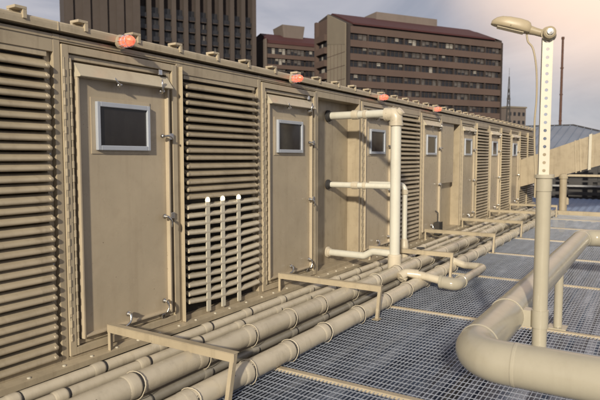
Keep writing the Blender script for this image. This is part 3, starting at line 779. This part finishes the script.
# mid brown block
mb_ = building('brown_block', 'smaller brown block with red roof between the tower and the wide office block', -103.65, 151.43)
Zm = 39.5 + 14
b = MB(); b.box(0, 34, .9, 16, 0, Zm); lp_(b, 'wall', M['brickdk'], mb_)
b = MB(); b.box(-.3, -.003, .9, 10.5, 0, Zm + .6); lp_(b, 'end_wall', M['palewall'], mb_)
b = MB(); b.prism([(-.2, Zm - 1.0), (.88, Zm - 1.0), (.88, Zm + .02), (14, Zm + .02), (14, Zm + 2.6), (7, Zm + 3.4), (-.2, Zm)], 'x', .2, 34); lp_(b, 'roof', M['redroof'], mb_)
b = MB()
for k in range(10):
    z1 = 51.2 - 3.3 * k; b.box(.02, 34, 0, .88, z1 + .02, z1 + (1.3 if k else 1.2))
lp_(b, 'spandrel', M['brick'], mb_)
for k in range(9):
    z1 = 51.2 - 3.3 * k
    for i in range(5):
        win(mb_, None, .3 + 6.7 * i, .3 + 6.7 * i + 6.1, z1 - 1.95, z1 + .01, .5, wm2 if (i in (0, 2) and random.random() < .6) else wm, 5)
b = MB(); b.prism([(3.4, Zm + 2.4), (14.5, Zm + 2.4), (14.5, Zm + 8.0), (4.4, Zm + 8.0), (6.4, Zm + 4.5)][:4], 'z', 0, 1)
b = MB(); b.add([(8, 5, Zm + .03), (14.5, 5, Zm + .03), (14.5, 12, Zm + .03), (8, 12, Zm + .03), (7.0, 4.4, Zm + 6.4), (15.2, 4.4, Zm + 6.4), (15.2, 12.6, Zm + 6.4), (7.0, 12.6, Zm + 6.4)], FS and [(0, 1, 2, 3), (4, 5, 6, 7), (0, 1, 5, 4), (1, 2, 6, 5), (2, 3, 7, 6), (3, 0, 4, 7)])
lp_(b, 'roof_house', M['palewall'], mb_)

# dark tower
tw = building('tower_block', 'tall dark brown tower with pale vertical fins rising beyond the roof on the left', -124.10, 114.84)
Ht = 80
b = MB(); b.box(0, 37, 1.6, 26, 0, Ht); lp_(b, 'wall', M['brickdk'], tw)
b = MB(); b.box(-18.5, -.02, -1.4, 24, 0, Ht)
for i in range(5): b.box(-18.2 + i * 4.4, -18.2 + i * 4.4 + 2.0, -2.1, -1.402, 0, Ht)
lp_(b, 'core', M['fin'], tw)
for i in range(11):
    b = MB(); x = .0 + 3.55 * i; b.box(x, x + 1.25, -.6, 1.595, 0, Ht); lp_(b, 'fin', M['fin'], tw)
for i in range(10):
    x = 1.26 + 3.55 * i
    for k in range(9):
        z0 = 30 + k * 3.3
        b = MB(); b.box(x, x + 2.28, 1.2, 1.59, z0, z0 + 3.0, 0)
        b.box(x, x + 2.28, .2, .3, z0, z0 + 1.1, 0); b.box(x, x + 2.28, .2, 1.19, z0 - .29, z0 - .02, 2)
        if random.random() < .12: b.box(x + random.uniform(0, .8), x + random.uniform(1.2, 2.2), 1.05, 1.195, z0 + 1.2, z0 + 2.6, 3)
        b.build('window', [M['glassA'], M['brickdk'], M['brickdk'], M['glassB']], tw)

# small far block and conifer-like antenna
sb = building('far_block', 'small pinkish far block low on the skyline left of the lamp post', -45.5, 229)
b = MB(); b.box(-1, 8.5, 0, 9, 0, 35); lp_(b, 'wall', M['palewall'], sb)
b = MB(); b.box(-1.3, 8.8, -.3, 9.3, 35, 35.6); lp_(b, 'parapet', M['tilewall'], sb)
for k in range(6):
    for i in range(4):
        b = MB(); b.box(-.2 + i * 2.3, 1.0 + i * 2.3, -.04, .1, 32 - k * 3.2, 33.4 - k * 3.2); b.build('window', M['glassA'], sb)
la = (-41.4, 208.4, -14)
an = thing('antenna_tower', 'thin dark lattice antenna in front of the small far block', 'antenna', la)
b = MB()
def leg_at(sx_, sy_, z):
    w_ = max(.08, 1.6 * (1 - (z + 14) / 44)); return (-41.4 + sx_ * w_, 208.4 + sy_ * w_, z)
for s1 in (-1, 1):
    for s2 in (-1, 1): b.tube([leg_at(s1, s2, -14), leg_at(s1, s2, 30)], .10, 6)
zz = -14
while zz < 26:
    for a_, c_ in (((-1, -1), (1, -1)), ((1, -1), (1, 1)), ((1, 1), (-1, 1)), ((-1, 1), (-1, -1))):
        b.tube([leg_at(*a_, zz), leg_at(*c_, zz + 2)], .05, 5); b.tube([leg_at(*c_, zz), leg_at(*a_, zz + 2)], .05, 5)
    zz += 2
part(b, 'lattice', M['darksteel'], an, la)
b = MB(); b.tube([(-41.4, 208.4, 30), (-41.4, 208.4, 33)], .05, 6)
for zz in (19, 22): b.box(-41.9, -40.9, 207.9, 208.9, zz, zz + .6)
part(b, 'aerial', M['darksteel'], an, la)

# ------------------------------------------------------------------ sky and sun
sc = bpy.context.scene
wd = bpy.data.worlds.new('World'); sc.world = wd; wd.use_nodes = True
nt = wd.node_tree; N = nt.nodes; bg = N['Background']
SUN = Vector((1, -2.7, 1.05)).normalized()
sky = N.new('ShaderNodeTexSky'); sky.sky_type = 'NISHITA'; sky.sun_disc = False
sky.sun_elevation = math.asin(SUN.z); sky.sun_rotation = math.atan2(SUN.x, SUN.y)
tc = N.new('ShaderNodeTexCoord')
mp = N.new('ShaderNodeMapping'); mp.inputs['Scale'].default_value = (1.6, 1.6, 5.0); mp.inputs['Rotation'].default_value = (.1, .12, .6); L(nt, tc.outputs['Generated'], mp.inputs['Vector'])
nz = N.new('ShaderNodeTexNoise'); nz.inputs['Scale'].default_value = 1.5; nz.inputs['Detail'].default_value = 7; nz.inputs['Roughness'].default_value = .55; nz.inputs['Distortion'].default_value = .6; L(nt, mp.outputs[0], nz.inputs['Vector'])
cr = N.new('ShaderNodeValToRGB'); e = cr.color_ramp.elements
e[0].position = .36; e[0].color = (.46, .47, .555, 1); e[1].position = .64; e[1].color = (.87, .82, .86, 1)
L(nt, nz.outputs['Fac'], cr.inputs[0])
sv = N.new('ShaderNodeVectorMath'); sv.operation = 'SCALE'; sv.inputs['Scale'].default_value = 7.4; L(nt, cr.outputs[0], sv.inputs[0])
# lens flare glow put into the sky colour as a warm patch
dt = N.new('ShaderNodeVectorMath'); dt.operation = 'DOT_PRODUCT'; dt.inputs[1].default_value = Vector((-.04, .915, .36)).normalized(); L(nt, tc.outputs['Generated'], dt.inputs[0])
mr = N.new('ShaderNodeMapRange'); mr.interpolation_type = 'SMOOTHSTEP'; mr.inputs[1].default_value = .948; mr.inputs[2].default_value = 1.0; L(nt, dt.outputs['Value'], mr.inputs[0])
mx = N.new('ShaderNodeMixRGB'); mx.inputs[0].default_value = .88; L(nt, sky.outputs[0], mx.inputs[1]); L(nt, sv.outputs[0], mx.inputs[2])
m2 = N.new('ShaderNodeMixRGB'); m2.inputs[2].default_value = (12.2, 9.2, 7.2, 1); L(nt, mr.outputs[0], m2.inputs[0]); L(nt, mx.outputs[0], m2.inputs[1])
sx_ = N.new('ShaderNodeSeparateXYZ'); L(nt, tc.outputs['Generated'], sx_.inputs[0])
mz = N.new('ShaderNodeMapRange'); mz.interpolation_type = 'SMOOTHSTEP'; mz.inputs[1].default_value = .38; mz.inputs[2].default_value = .8; mz.inputs[3].default_value = 1; mz.inputs[4].default_value = .8; L(nt, sx_.outputs['Z'], mz.inputs[0])
dk = N.new('ShaderNodeVectorMath'); dk.operation = 'SCALE'; L(nt, m2.outputs[0], dk.inputs[0]); L(nt, mz.outputs[0], dk.inputs['Scale'])   # unseen sky overhead dimmed to cut the fill light
L(nt, dk.outputs[0], bg.inputs['Color']); bg.inputs['Strength'].default_value = .1

sl = bpy.data.lights.new('sun', 'SUN'); sl.energy = 4.6; sl.angle = R(2.4); sl.color = (1, .90, .72)
so = bpy.data.objects.new('sun', sl); C.objects.link(so); so.rotation_euler = (-SUN).to_track_quat('-Z', 'Y').to_euler()

# ------------------------------------------------------------------ camera
cam = bpy.data.cameras.new('camera'); co = bpy.data.objects.new('camera', cam); C.objects.link(co)
cam.sensor_width = 36; cam.lens = 36 * 570 / 600; cam.clip_end = 6000; cam.clip_start = .05
th, pit = R(32.2057), R(4.2142)
co.location = (4, 0, 1.78); co.rotation_euler = (R(90) - pit, 0, th)
cam.dof.use_dof = True; cam.dof.focus_distance = 5.6; cam.dof.aperture_fstop = 3.0
sc.camera = co
vs_ = sc.view_settings; vs_.view_transform = 'Standard'; vs_.look = 'None'; vs_.exposure = .0; vs_.gamma = 1; vs_.use_curve_mapping = False
sc.cycles.max_bounces = 6; sc.cycles.use_denoising = True
